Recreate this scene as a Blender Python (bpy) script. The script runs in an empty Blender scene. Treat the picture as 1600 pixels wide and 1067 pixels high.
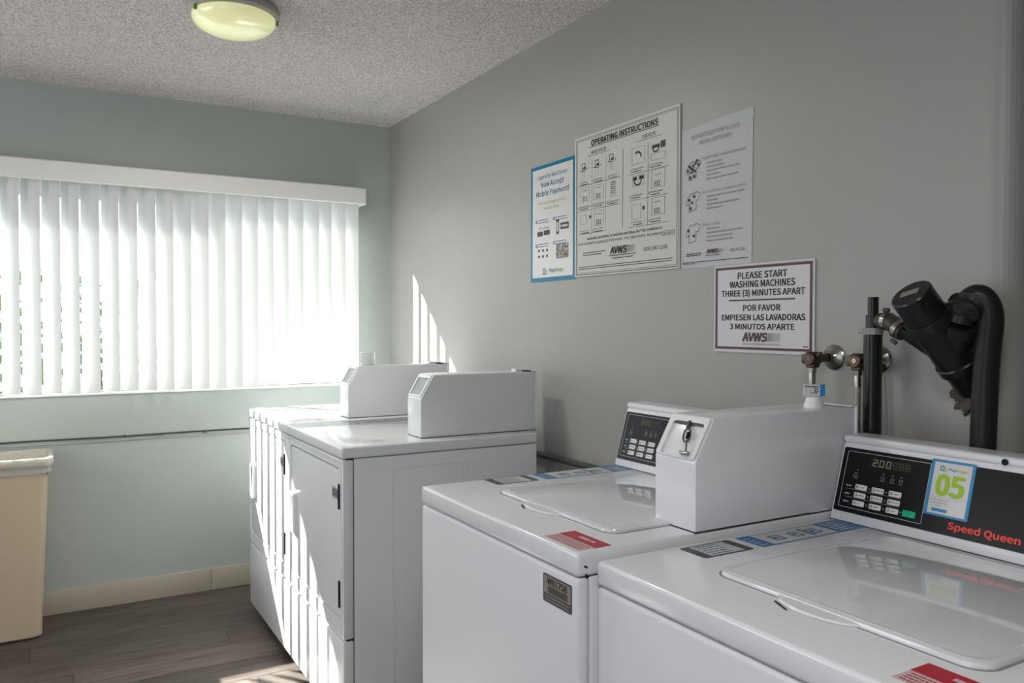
import bpy, bmesh, math, random
from mathutils import Vector, Matrix
random.seed(7)
scene = bpy.context.scene
C = scene.collection
H = 1.2988                      # eye height

# ------------------------------------------------------------------ camera
cd = bpy.data.cameras.new('camera'); cam = bpy.data.objects.new('camera', cd); C.objects.link(cam)
cd.sensor_width = 36; cd.lens = 1251 / 1600 * 36; cd.clip_start = .02; cd.clip_end = 200
yaw, pit, rol = .525, .0225, .001
fwd = Vector((math.sin(yaw) * math.cos(pit), math.cos(yaw) * math.cos(pit), -math.sin(pit)))
rgt = Vector((math.cos(yaw), -math.sin(yaw), 0)); upv = rgt.cross(fwd)
cam.matrix_world = Matrix.Translation((0, 0, H)) @ Matrix((rgt, upv, -fwd)).transposed().to_4x4() @ Matrix.Rotation(rol, 4, 'Z')
scene.camera = cam

# ------------------------------------------------------------------ light
w = bpy.data.worlds.new('sky'); scene.world = w; w.use_nodes = True
nt = w.node_tree; bg = nt.nodes['Background']
tc = nt.nodes.new('ShaderNodeTexCoord'); sp = nt.nodes.new('ShaderNodeSeparateXYZ'); cr = nt.nodes.new('ShaderNodeValToRGB')
nt.links.new(tc.outputs['Generated'], sp.inputs[0]); nt.links.new(sp.outputs['Z'], cr.inputs[0]); nt.links.new(cr.outputs[0], bg.inputs[0])
cr.color_ramp.elements[0].color = (.90, .92, .95, 1); cr.color_ramp.elements[1].color = (.45, .62, .95, 1)
bg.inputs[1].default_value = 4.2
SUN = Vector((.66, -1, -.95)).normalized()
sl = bpy.data.lights.new('sun', 'SUN'); sl.energy = 60; sl.angle = .012; sl.color = (1, .97, .91)
so = bpy.data.objects.new('sun', sl); C.objects.link(so); so.rotation_euler = SUN.to_track_quat('-Z', 'Y').to_euler(); so.location = (-4, 9, 6)
def area(name, loc, aim, sx, sy, power, col):
    l = bpy.data.lights.new(name, 'AREA'); l.shape = 'RECTANGLE'; l.size = sx; l.size_y = sy; l.energy = power; l.color = col
    o = bpy.data.objects.new(name, l); C.objects.link(o); o.location = loc
    o.rotation_euler = (Vector(aim) - Vector(loc)).to_track_quat('-Z', 'Y').to_euler(); return o
area('ceiling_lamp_light', (-.1, -.1, 2.28), (-.1, -.1, 0), .45, .45, 20, (1, .97, .93))
area('doorway_daylight', (-1.62, .2, 1.15), (1.5, 1.0, 1.0), 1.3, 1.9, 16, (.84, .92, 1))
area('dome_lamp_light', (.548, 2.80, 2.252), (.548, 2.8, 0), .24, .24, 10, (1, .97, .88))
area('side_fill_light', (-1.68, 2.7, 1.55), (1.5, 2.7, 1.3), 1.5, 1.1, 20, (.97, .98, 1))  # added soft fill for the far half, no window stands behind it
scene.view_settings.view_transform = 'Standard'; scene.view_settings.look = 'None'
scene.view_settings.gamma = 1; scene.view_settings.use_curve_mapping = False; scene.view_settings.exposure = 0
scene.cycles.use_denoising = True
scene.cycles.sample_clamp_indirect = 25
scene.cycles.max_bounces = 10; scene.cycles.diffuse_bounces = 6; scene.cycles.transparent_max_bounces = 12
scene.cycles.caustics_reflective = True; scene.cycles.blur_glossy = .3

# ------------------------------------------------------------------ materials
def mat(name, col, rough=.5, metal=0, bump=0, scale=60, var=0, coat=0, spec=.5, detail=4, vscale=None):
    m = bpy.data.materials.new(name); m.use_nodes = True; n = m.node_tree; b = n.nodes['Principled BSDF']
    b.inputs['Roughness'].default_value = rough; b.inputs['Metallic'].default_value = metal
    b.inputs['Coat Weight'].default_value = coat; b.inputs['Coat Roughness'].default_value = .05
    b.inputs['Specular IOR Level'].default_value = spec
    tc = n.nodes.new('ShaderNodeTexCoord')
    nz = n.nodes.new('ShaderNodeTexNoise'); nz.inputs['Scale'].default_value = vscale or scale; nz.inputs['Detail'].default_value = detail
    n.links.new(tc.outputs['Object'], nz.inputs['Vector'])
    mx = n.nodes.new('ShaderNodeMix'); mx.data_type = 'RGBA'
    mx.inputs[6].default_value = tuple(c * (1 - var) for c in col) + (1,); mx.inputs[7].default_value = tuple(min(1, c * (1 + var)) for c in col) + (1,)
    n.links.new(nz.outputs['Fac'], mx.inputs[0]); n.links.new(mx.outputs[2], b.inputs['Base Color'])
    if bump:
        nb = n.nodes.new('ShaderNodeTexNoise'); nb.inputs['Scale'].default_value = scale; nb.inputs['Detail'].default_value = detail
        n.links.new(tc.outputs['Object'], nb.inputs['Vector'])
        bp = n.nodes.new('ShaderNodeBump'); bp.inputs['Strength'].default_value = 1; bp.inputs['Distance'].default_value = bump
        n.links.new(nb.outputs['Fac'], bp.inputs['Height']); n.links.new(bp.outputs['Normal'], b.inputs['Normal'])
    return m
M = {}
M['wall_r'] = mat('grey_wall_paint', (.34, .335, .32), .42, bump=.0006, scale=14, var=.02, detail=3)
M['wall_b'] = mat('sage_wall_paint', (.40, .44, .415), .5, bump=.0004, scale=30, var=.02, detail=3)
M['enamel'] = mat('white_enamel', (.73, .745, .78), .24, coat=.2, var=.01, scale=3)
M['frontm'] = mat('front_enamel', (.70, .715, .75), .42, var=.01, scale=3, spec=.35)
M['lidm'] = mat('lid_enamel', (.70, .715, .75), .05, coat=.3, var=.01, scale=3)
M['topm'] = mat('dryer_top_enamel', (.73, .745, .77), .12, coat=.3, var=.01, scale=3)
M['enamel2'] = mat('console_enamel', (.72, .735, .77), .25, var=.01, scale=3)
M['white'] = mat('white_plastic', (.75, .76, .77), .4, var=.01)
M['trim'] = mat('white_trim', (.74, .74, .72), .45, var=.01)
M['base'] = mat('cream_base', (.42, .375, .31), .5, var=.06, scale=8)
M['grout'] = mat('dark_joint', (.10, .09, .08), .8)
M['bin'] = mat('beige_plastic', (.48, .395, .28), .42, var=.03, scale=4, bump=.0002)
M['liner'] = mat('bag_film', (.66, .65, .60), .2, bump=.004, scale=40)
M['black'] = mat('black_plastic', (.008, .008, .010), .3, var=.1, spec=.18)
M['abs'] = mat('black_pipe', (.010, .011, .012), .28, var=.25, scale=9, spec=.35)
M['rubber'] = mat('black_rubber', (.014, .014, .016), .4, var=.2, scale=14, spec=.3)
M['tape'] = mat('wrinkled_black_sealant', (.014, .013, .013), .45, bump=.006, scale=60)
M['brown'] = mat('dark_rubber_sleeve', (.035, .025, .022), .5, bump=.001, scale=60)
M['steel'] = mat('steel', (.38, .37, .34), .25, 1, var=.1, scale=40)
M['chrome'] = mat('chrome', (.6, .6, .58), .12, 1)
M['brass'] = mat('tarnished_brass', (.115, .085, .06), .38, 1, bump=.001, scale=90, var=.35)
M['braid'] = mat('braided_steel', (.42, .38, .33), .35, 1, bump=.002, scale=500, var=.3)
M['slot'] = mat('slot_grey', (.30, .31, .32), .35)
M['worn'] = mat('worn_print', (.42, .40, .41), .4)
M['wornred'] = mat('worn_red_print', (.50, .28, .25), .4)
M['gap'] = mat('shadow_gap', (.02, .02, .022), .7)
M['dgrey'] = mat('dark_grey', (.06, .065, .07), .45, spec=.3)
M['grey'] = mat('mid_grey', (.25, .26, .27), .5)
M['lgrey'] = mat('pale_grey', (.45, .46, .47), .45)
M['bluegrey'] = mat('print_blue', (.03, .16, .34), .4, spec=.25)
M['blue'] = mat('sticker_blue', (.015, .22, .47), .35)
M['cyan'] = mat('poster_blue', (.004, .16, .30), .3, spec=.3)
M['dblue'] = mat('text_blue', (.01, .13, .27), .4)
M['lime'] = mat('text_lime', (.32, .52, .01), .4)
M['olive'] = mat('text_olive', (.22, .30, .06), .4)
M['red'] = mat('decal_red', (.45, .015, .04), .4)
M['pink'] = mat('decal_pink', (.62, .46, .48), .4)
M['sqred'] = mat('logo_red', (.80, .035, .02), .4)
M['green'] = mat('start_green', (.0, .45, .20), .4)
M['maroon'] = mat('maroon_ink', (.055, .008, .022), .35)
M['ink'] = mat('black_ink', (.012, .011, .014), .4, spec=.25)
M['paper'] = mat('glossy_paper', (.60, .60, .60), .22, var=.01)
M['board'] = mat('sign_board', (.52, .52, .50), .45, var=.01)
M['paper2'] = mat('plain_paper', (.46, .47, .49), .5, bump=.0006, scale=6, var=.01)
M['sign'] = mat('sign_plastic', (.58, .56, .59), .35, var=.01)
M['seg'] = mat('display_segments', (.36, .35, .26), .4)
M['segoff'] = mat('display_segments_off', (.06, .06, .045), .4)
M['dispbg'] = mat('display_window', (.018, .018, .015), .25, spec=.2)
M['amber'] = mat('display_segments_dim', (.10, .085, .03), .4)
M['barrel'] = mat('label_brown', (.23, .20, .17), .4)
M['hole'] = mat('torn_plaster', (.10, .075, .06), .8, bump=.02, scale=50, var=.5)
M['eave'] = mat('exterior_paint', (.5, .5, .48), .6)
M['ground'] = mat('outdoor_paving', (.32, .31, .29), .8, bump=.002, scale=20, var=.1)
M['leaf'] = mat('hedge_leaf', (.06, .12, .03), .5, var=.5, scale=6)

def special():
    m = bpy.data.materials.new('popcorn_ceiling'); m.use_nodes = True; n = m.node_tree; b = n.nodes['Principled BSDF']
    b.inputs['Roughness'].default_value = .9
    tc = n.nodes.new('ShaderNodeTexCoord')
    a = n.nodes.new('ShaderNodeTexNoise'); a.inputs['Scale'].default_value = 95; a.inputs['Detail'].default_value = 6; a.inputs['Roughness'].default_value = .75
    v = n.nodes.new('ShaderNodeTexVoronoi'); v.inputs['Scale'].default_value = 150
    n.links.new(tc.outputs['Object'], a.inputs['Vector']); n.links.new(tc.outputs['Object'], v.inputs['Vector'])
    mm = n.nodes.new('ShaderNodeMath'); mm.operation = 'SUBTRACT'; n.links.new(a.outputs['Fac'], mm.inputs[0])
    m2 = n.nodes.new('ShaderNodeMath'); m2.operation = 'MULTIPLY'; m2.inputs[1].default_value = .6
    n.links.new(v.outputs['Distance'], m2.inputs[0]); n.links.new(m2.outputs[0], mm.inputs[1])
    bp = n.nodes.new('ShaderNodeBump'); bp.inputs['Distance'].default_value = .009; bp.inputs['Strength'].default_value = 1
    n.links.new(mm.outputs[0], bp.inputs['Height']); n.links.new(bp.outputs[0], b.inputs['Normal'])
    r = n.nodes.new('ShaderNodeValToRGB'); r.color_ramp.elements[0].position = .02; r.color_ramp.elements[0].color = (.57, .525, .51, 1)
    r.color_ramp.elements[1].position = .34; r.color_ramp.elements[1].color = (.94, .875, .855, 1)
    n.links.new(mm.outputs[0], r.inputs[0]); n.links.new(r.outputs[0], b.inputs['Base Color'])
    M['ceiling'] = m
    # vinyl plank: grain runs along x, tone varies per plank
    m = bpy.data.materials.new('vinyl_plank'); m.use_nodes = True; n = m.node_tree; b = n.nodes['Principled BSDF']
    tc = n.nodes.new('ShaderNodeTexCoord'); oi = n.nodes.new('ShaderNodeObjectInfo')
    mp = n.nodes.new('ShaderNodeMapping'); mp.inputs['Scale'].default_value = (1.6, 22, 1)
    ad = n.nodes.new('ShaderNodeVectorMath'); ad.operation = 'ADD'
    sc_ = n.nodes.new('ShaderNodeVectorMath'); sc_.operation = 'SCALE'; sc_.inputs['Scale'].default_value = 31
    n.links.new(oi.outputs['Location'], sc_.inputs[0]); n.links.new(tc.outputs['Object'], mp.inputs[0]); n.links.new(mp.outputs[0], ad.inputs[0]); n.links.new(sc_.outputs[0], ad.inputs[1])
    nz = n.nodes.new('ShaderNodeTexNoise'); nz.inputs['Scale'].default_value = 2.2; nz.inputs['Detail'].default_value = 9; nz.inputs['Roughness'].default_value = .62
    n.links.new(ad.outputs[0], nz.inputs['Vector'])
    r = n.nodes.new('ShaderNodeValToRGB'); e = r.color_ramp.elements
    e[0].position = .3; e[0].color = (.050, .037, .031, 1); e[1].position = .72; e[1].color = (.135, .112, .098, 1)
    n.links.new(nz.outputs['Fac'], r.inputs[0])
    hs = n.nodes.new('ShaderNodeHueSaturation'); mr = n.nodes.new('ShaderNodeMapRange'); mr.inputs[3].default_value = .8; mr.inputs[4].default_value = 1.2
    n.links.new(oi.outputs['Random'], mr.inputs[0]); n.links.new(mr.outputs[0], hs.inputs['Value']); n.links.new(r.outputs[0], hs.inputs['Color'])
    n.links.new(hs.outputs[0], b.inputs['Base Color']); b.inputs['Roughness'].default_value = .5; b.inputs['Specular IOR Level'].default_value = .22
    bp = n.nodes.new('ShaderNodeBump'); bp.inputs['Distance'].default_value = .0006; n.links.new(nz.outputs['Fac'], bp.inputs['Height']); n.links.new(bp.outputs[0], b.inputs['Normal'])
    M['plank'] = m
    # translucent pvc vane
    m = bpy.data.materials.new('pvc_vane'); m.use_nodes = True; n = m.node_tree; n.nodes.remove(n.nodes['Principled BSDF'])
    out = n.nodes['Material Output']; d = n.nodes.new('ShaderNodeBsdfDiffuse'); t = n.nodes.new('ShaderNodeBsdfTranslucent'); mx = n.nodes.new('ShaderNodeMixShader')
    d.inputs[0].default_value = (.64, .65, .65, 1); t.inputs[0].default_value = (.78, .82, .84, 1); mx.inputs[0].default_value = .035
    n.links.new(d.outputs[0], mx.inputs[1]); n.links.new(t.outputs[0], mx.inputs[2]); n.links.new(mx.outputs[0], out.inputs[0])
    M['vane'] = m
    # window pane: clear thin glass
    m = bpy.data.materials.new('window_glass'); m.use_nodes = True; n = m.node_tree; n.nodes.remove(n.nodes['Principled BSDF'])
    out = n.nodes['Material Output']; t = n.nodes.new('ShaderNodeBsdfTransparent'); g = n.nodes.new('ShaderNodeBsdfGlossy'); mx = n.nodes.new('ShaderNodeMixShader'); fr = n.nodes.new('ShaderNodeFresnel')
    t.inputs[0].default_value = (.95, .97, .96, 1); g.inputs['Roughness'].default_value = .02; fr.inputs[0].default_value = 1.3
    n.links.new(fr.outputs[0], mx.inputs[0]); n.links.new(t.outputs[0], mx.inputs[1]); n.links.new(g.outputs[0], mx.inputs[2]); n.links.new(mx.outputs[0], out.inputs[0])
    M['glass'] = m
    # frosted cup
    m = bpy.data.materials.new('clear_plastic_cup'); m.use_nodes = True; n = m.node_tree; b = n.nodes['Principled BSDF']
    b.inputs['Base Color'].default_value = (.88, .9, .9, 1); b.inputs['Roughness'].default_value = .12; b.inputs['Transmission Weight'].default_value = .55; b.inputs['IOR'].default_value = 1.2
    M['cup'] = m
    # lit lamp glass
    m = bpy.data.materials.new('lit_lamp_glass'); m.use_nodes = True; n = m.node_tree; b = n.nodes['Principled BSDF']
    b.inputs['Base Color'].default_value = (.66, .66, .42, 1); b.inputs['Roughness'].default_value = .12; b.inputs['Coat Weight'].default_value = .5
    b.inputs['Emission Color'].default_value = (.80, .80, .42, 1); b.inputs['Emission Strength'].default_value = .55
    M['lampglass'] = m
special()
M['clip'] = mat('green_clip', (.12, .28, .03), .4)
M['pan'] = mat('lamp_pan', (.42, .40, .37), .4)

# ------------------------------------------------------------------ mesh helpers
class Fr:            # a plane: origin, U (reading direction), V (up), N towards the reader
    def __init__(s, o, U, V):
        s.o = Vector(o); s.U = Vector(U).normalized(); s.V = Vector(V).normalized(); s.N = s.U.cross(s.V)
    def p(s, u, v, h=0): return s.o + s.U * u + s.V * v + s.N * h
def rootloc(p):
    while p.parent: p = p.parent
    return p.location
def rrect(u0, u1, v0, v1, r, seg=5):
    r = min(r, (u1 - u0) / 2 - 1e-5, (v1 - v0) / 2 - 1e-5); pts = []
    for cx, cy, a0 in ((u1 - r, v0 + r, -90), (u1 - r, v1 - r, 0), (u0 + r, v1 - r, 90), (u0 + r, v0 + r, 180)):
        for k in range(seg + 1):
            a = math.radians(a0 + 90 * k / seg); pts.append((cx + r * math.cos(a), cy + r * math.sin(a)))
    return pts
try:
    import os
    INTER = bpy.data.fonts.load(os.path.join(bpy.utils.system_resource('DATAFILES'), 'fonts', 'Noto Sans CJK Regular.woff2'))
except Exception:
    INTER = None                      # Blender's built-in face
CAP = .69
def measure():
    global CAP
    c = bpy.data.curves.new('t', 'FONT'); c.body = 'H'; c.size = 1
    if INTER: c.font = INTER
    o = bpy.data.objects.new('t', c); C.objects.link(o)
    me = bpy.data.meshes.new_from_object(o.evaluated_get(bpy.context.evaluated_depsgraph_get()))
    CAP = max(v.co.y for v in me.vertices); bpy.data.objects.remove(o); bpy.data.curves.remove(c); bpy.data.meshes.remove(me)
measure()
class MB:
    def __init__(s): s.v = []; s.f = []; s.sm = []
    def add(s, vs, fs, smooth=False):
        o = len(s.v); s.v += [Vector(v) for v in vs]; s.f += [tuple(i + o for i in f) for f in fs]; s.sm += [smooth] * len(fs); return s
    def bm(s, b, smooth=False):
        b.verts.index_update(); s.add([v.co.copy() for v in b.verts], [tuple(v.index for v in f.verts) for f in b.faces], smooth); b.free(); return s
    def box(s, x0, x1, y0, y1, z0, z1, bev=0, seg=2):
        b = bmesh.new(); bmesh.ops.create_cube(b, size=1)
        for v in b.verts: v.co = Vector(((x0 + x1) / 2 + v.co.x * (x1 - x0), (y0 + y1) / 2 + v.co.y * (y1 - y0), (z0 + z1) / 2 + v.co.z * (z1 - z0)))
        if bev: bmesh.ops.bevel(b, geom=b.edges[:], offset=bev, segments=seg, affect='EDGES', profile=.5)
        return s.bm(b, bool(bev))
    def poly(s, pts, axis, a0, a1, bev=0, seg=2):        # extruded outline; pts (x,z) for axis y
        b = bmesh.new(); mk = (lambda p, t: (p[0], t, p[1])) if axis == 'y' else ((lambda p, t: (t, p[0], p[1])) if axis == 'x' else (lambda p, t: (p[0], p[1], t)))
        A = [b.verts.new(mk(p, a0)) for p in pts]; B = [b.verts.new(mk(p, a1)) for p in pts]; n = len(pts)
        b.faces.new(A); b.faces.new(B[::-1])
        for i in range(n): b.faces.new((A[i], B[i], B[(i + 1) % n], A[(i + 1) % n]))
        bmesh.ops.recalc_face_normals(b, faces=b.faces)
        if bev: bmesh.ops.bevel(b, geom=b.edges[:], offset=bev, segments=seg, affect='EDGES', profile=.5)
        return s.bm(b, bool(bev))
    def plate(s, fr, u0, u1, v0, v1, h0, h1, r=.0, bev=0, seg=5):     # rounded plate lying in frame
        if r <= 0: pts = [(u0, v0), (u1, v0), (u1, v1), (u0, v1)]
        else: pts = rrect(u0, u1, v0, v1, r, seg)
        n = len(pts); cu, cv = (u0 + u1) / 2, (v0 + v1) / 2
        rings = [(0, h0), (0, h1)]
        if bev: rings = [(0, h0), (0, h1 - bev), (bev * .3, h1 - bev * .3), (bev, h1)]
        vs = []
        for ins, h in rings:
            su = 1 - 2 * ins / (u1 - u0); sv = 1 - 2 * ins / (v1 - v0)
            vs += [fr.p(cu + (a - cu) * su, cv + (b - cv) * sv, h) for a, b in pts]
        fs = []
        for k in range(len(rings) - 1): fs += [(k * n + i, k * n + (i + 1) % n, (k + 1) * n + (i + 1) % n, (k + 1) * n + i) for i in range(n)]
        fs.append(tuple((len(rings) - 1) * n + i for i in range(n))); fs.append(tuple(range(n))[::-1])
        return s.add(vs, fs, bev > 0)
    def ring(s, fr, o, i, ro, ri, h0, h1, seg=5):        # frame between two rounded rectangles
        P = rrect(*o, max(ro, 1e-4), seg); Q = rrect(*i, max(ri, 1e-4), seg); n = len(P)
        vs = [fr.p(a, b, h0) for a, b in P] + [fr.p(a, b, h1) for a, b in P] + [fr.p(a, b, h1) for a, b in Q] + [fr.p(a, b, h0) for a, b in Q]
        fs = []
        for k in range(4):
            k2 = (k + 1) % 4
            fs += [(k * n + j, k * n + (j + 1) % n, k2 * n + (j + 1) % n, k2 * n + j) for j in range(n)]
        return s.add(vs, fs)
    def line(s, fr, u0, v0, u1, v1, t, h=.0003):
        d = Vector((u1 - u0, v1 - v0)); n = Vector((-d.y, d.x)).normalized() * t / 2
        q = [(u0 + n.x, v0 + n.y), (u0 - n.x, v0 - n.y), (u1 - n.x, v1 - n.y), (u1 + n.x, v1 + n.y)]
        return s.add([fr.p(a, b, h) for a, b in q], [(0, 1, 2, 3)])
    def rect(s, fr, u0, u1, v0, v1, h=.0003): return s.add([fr.p(u0, v0, h), fr.p(u1, v0, h), fr.p(u1, v1, h), fr.p(u0, v1, h)], [(0, 1, 2, 3)])
    def shape(s, fr, pts, h=.0003): return s.add([fr.p(a, b, h) for a, b in pts], [tuple(range(len(pts)))])
    def tube(s, path, r, seg=16, cap=True, smooth=True):
        P = [Vector(p) for p in path]; R = r if isinstance(r, (list, tuple)) else [r] * len(P)
        t = (P[1] - P[0]).normalized(); a = t.orthogonal().normalized(); vs = []
        for k, p in enumerate(P):
            t2 = (P[min(k + 1, len(P) - 1)] - P[max(k - 1, 0)])
            if t2.length < 1e-9: t2 = t
            t2.normalize(); a = (a - t2 * a.dot(t2)).normalized(); bb = t2.cross(a)
            vs += [p + (a * math.cos(2 * math.pi * j / seg) + bb * math.sin(2 * math.pi * j / seg)) * R[k] for j in range(seg)]
        fs = [(k * seg + j, k * seg + (j + 1) % seg, (k + 1) * seg + (j + 1) % seg, (k + 1) * seg + j) for k in range(len(P) - 1) for j in range(seg)]
        s.add(vs, fs, smooth)
        if cap:
            n = len(P); s.add(vs[:seg], [tuple(range(seg))[::-1]]); s.add(vs[(n - 1) * seg:], [tuple(range(seg))])
        return s
    def text(s, fr, txt, u, v, size, xs=1, bold=0, al='L', h=.0004, width=None, shear=0):
        c = bpy.data.curves.new('t', 'FONT'); c.body = txt; c.size = 1; 
        if INTER: c.font = INTER
        c.resolution_u = 2; c.shear = shear
        c.align_x = {'L': 'LEFT', 'C': 'CENTER', 'R': 'RIGHT'}[al]
        o = bpy.data.objects.new('t', c); C.objects.link(o); dg = bpy.context.evaluated_depsgraph_get(); dg.update()
        me = bpy.data.meshes.new_from_object(o.evaluated_get(dg)); 
        if not me.vertices: bpy.data.objects.remove(o); return s
        k = size / CAP                      # size = cap height
        xs_ = xs
        if width:
            xx = [q.co.x for q in me.vertices]; xs_ = width / ((max(xx) - min(xx)) * k)
        B = bold * size * 1.5                     # weight: the same outlines laid down again a hair apart
        for n_, (bx_, by_) in enumerate(((0, 0),) if bold < .004 else ((-B, -B * .6), (B, -B * .6), (-B, B * .6), (B, B * .6), (0, 0))):
            s.add([fr.p(u + q.co.x * k * xs_ + bx_, v + q.co.y * k + by_, h + n_ * .00001) for q in me.vertices], [tuple(p.vertices) for p in me.polygons])
        bpy.data.objects.remove(o); bpy.data.curves.remove(c); bpy.data.meshes.remove(me); return s
    def greek(s, fr, u, v, w_, hgt, words=None, rnd=random, h=.0003):   # print too small to read, as broken fine lines
        x = u
        while x < u + w_:
            L = rnd.uniform(1.5, 5) * hgt * .8; L = min(L, u + w_ - x)
            if L > hgt * .3: s.rect(fr, x, x + L, v, v + hgt, h)
            x += L + hgt * .55
        return s
    def build(s, name, m, parent=None, loc=None, label=None, cat=None, group=None, kind=None):
        me = bpy.data.meshes.new(name); o = bpy.data.objects.new(name, me); C.objects.link(o)
        L = rootloc(parent) if parent else Vector(loc if loc else (0, 0, 0))
        me.from_pydata([tuple(q - L) for q in s.v], [], s.f)
        me.polygons.foreach_set('use_smooth', s.sm); me.materials.append(m if not isinstance(m, str) else M[m])
        me.update()
        if any(s.sm):
            b = bmesh.new(); b.from_mesh(me)
            for e in b.edges:
                if len(e.link_faces) == 2 and e.calc_face_angle(0) > math.radians(38): e.smooth = False
            b.to_mesh(me); b.free()
        if parent: o.parent = parent
        else: o.location = L
        tag(o, label, cat, group, kind); return o
def tag(o, label=None, cat=None, group=None, kind=None):
    for k, v in (('label', label), ('category', cat), ('group', group), ('kind', kind)):
        if v: o[k] = v
    return o
def thing(name, loc, label, cat, group=None, kind=None):
    o = bpy.data.objects.new(name, None); o.empty_display_size = .1; C.objects.link(o); o.location = loc; return tag(o, label, cat, group, kind)
def avws(mbred, mbgrey, fr, u, v, hgt, wid):      # slanted four letter mark with a fading striped tail
    mbred.text(fr, 'AVWS', u, v, hgt, bold=.05, width=wid * .64, shear=.15)
    x = u + wid * .62
    for k in range(9):
        t = wid * .03 * (1 - k * .085)
        mbgrey.rect(fr, x, x + t, v, v + hgt); x += wid * .042

# ------------------------------------------------------------------ structure
XR, YB, ZC = 1.6, 4.0874, 2.3527
XL, YN, XF = -1.72, -1.9, 2.9
WX0, WX1, WZ0, WZ1 = -1.30, 1.383, .985, 1.962
T = .11
floor = MB().box(XL - .2, XF + .2, YN - .2, YB + .15, -.06, -.003).build('floor', 'grout', kind='structure')
PW, PL = .1825, 1.22
pm = None
row = 0; y = YB
while y > YN:
    y0 = max(y - PW, YN); x = XL - random.uniform(0, PL)
    while x < XF:
        xa, xb = max(x, XL), min(x + PL, XF)
        if xb - xa > .02:
            full = xb - xa > PL - .001 and y - y0 > PW - .001
            if full and pm:
                o = bpy.data.objects.new('plank', pm); C.objects.link(o); o.parent = floor
            else:
                hx, hy = (xb - xa) / 2 - .0005, (y - y0) / 2 - .0005
                o = MB().box(-hx, hx, -hy, hy, -.003, 0, .0007, 1).build('plank', 'plank', floor)
                if full: pm = o.data
            o.location = ((xa + xb) / 2, (y + y0) / 2, 0)
        x += PL
    y -= PW
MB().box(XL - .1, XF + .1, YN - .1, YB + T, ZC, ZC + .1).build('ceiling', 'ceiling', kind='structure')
# back wall with its window opening
b = MB()
b.box(XL - .1, WX0, YB, YB + T, 0, ZC).box(WX1, XR + .12, YB, YB + T, 0, ZC).box(WX0, WX1, YB, YB + T, 0, WZ0).box(WX0, WX1, YB, YB + T, WZ1, ZC)
b.build('wall_back', 'wall_b', kind='structure')
# right wall: ends in a rounded outside corner, then returns away from the room
r = .05; ye = .846; pts = [(XR, YB), (XR + .12, YB), (XR + .12, ye + .12), (XF, ye + .12), (XF, ye)]
pts += [(XR + r - r * math.sin(math.radians(a)), ye + r - r * math.cos(math.radians(a))) for a in range(0, 91, 10)]
wr = MB().poly(pts, 'z', 0, ZC)
o = wr.build('wall_right', 'wall_r', kind='structure')
MB().box(XL - .1, XL, YN, YB, 0, ZC).build('wall_left', 'wall_r', kind='structure')
MB().box(XL - .1, XF + .1, YN - .1, YN, 0, ZC).build('wall_near', 'wall_r', kind='structure')
MB().box(XF, XF + .1, YN, ye, 0, ZC).build('wall_far_right', 'wall_r', kind='structure')
# base: separate boards with joints
bb = MB().box(XL, XR, YB - .004, YB, 0, .1055).build('baseboard_back', 'grout', kind='structure')
for xa, xb in ((XL, -.5432), (-.5422, .6748), (.6758, XR)):
    MB().box(xa, xb, YB - .011, YB - .0005, .001, .108, .002).build('board', 'base', bb)
br = MB().box(XR - .004, XR, ye, YB, 0, .1055).build('baseboard_right', 'grout', kind='structure')
for ya, yb in ((.86, 1.9), (1.901, 3.0), (3.001, YB - .012)):
    MB().box(XR - .011, XR - .0005, ya, yb, .001, .108, .002).build('board', 'base', br)

# window
win = thing('window_1', ((WX0 + WX1) / 2, YB, WZ0), None, None, kind='structure')
F0, F1 = YB + .055, YB + .085
def wframe(x0, x1, z0, z1, t, tt=None, tb=None):
    tt = t if tt is None else tt; tb = t if tb is None else tb
    return MB().box(x0, x0 + t, F0, F1, z0, z1).box(x1 - t, x1, F0, F1, z0, z1).box(x0 + t, x1 - t, F0, F1, z1 - tt, z1).box(x0 + t, x1 - t, F0, F1, z0, z0 + tb)
wframe(WX0, .60, WZ0 - .001, WZ1, .02, .10, .002).build('window_frame', 'trim', win)  # deep top rail added out of sight to lower the sun's edge on the dryers
wframe(.60, WX1, WZ0 - .001, WZ1, .012, .004, .002).build('window_frame', 'trim', win)
MB().box(WX0 + .02, .58, F0 + .012, F0 + .016, WZ0 + .002, WZ1 - .1).build('pane', 'glass', win)
MB().box(.612, WX1 - .012, F0 + .018, F0 + .022, WZ0 + .002, WZ1 - .005).build('pane', 'glass', win)
MB().box(WX0 - .02, WX1 + .0, YB - .012, YB + T + .0, WZ0 - .012, WZ0, .002).build('window_sill', 'trim', win)

# outside
MB().box(-14, 10, YB + T + .001, 26, -.25, -.2).build('ground', 'ground', kind='structure')
hb = MB(); rr = random.Random(3)
for k in range(5200):
    x = rr.uniform(-5, 5); z = rr.betavariate(1.1, 1.2) * 1.95 - .18; yy = 8.3 + rr.uniform(-.35, .35)
    c = Vector((x, yy, z)); a = Vector((rr.uniform(-1, 1), rr.uniform(-1, 1), rr.uniform(-1, 1))).normalized(); q = a.orthogonal().normalized(); s_ = rr.uniform(.05, .10)
    hb.add([c - a * s_, c + q * s_ * .5, c + a * s_, c - q * s_ * .5], [(0, 1, 2, 3)])
hedge = thing('hedge', (0, 8.3, -.2), 'dark green leafy hedge outside, glimpsed between the blind slats', 'hedge')
o = hb.build('foliage', 'leaf', hedge, kind='stuff')
tb = MB()
for k in range(14): tb.tube([(-4.8 + k * .74, 8.3, -.2), (-4.75 + k * .74, 8.32, .5), (-4.8 + k * .74, 8.28, 1.3)], [.03, .02, .01], 6)
tb.build('stem', 'brown', hedge, kind='stuff')

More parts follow.
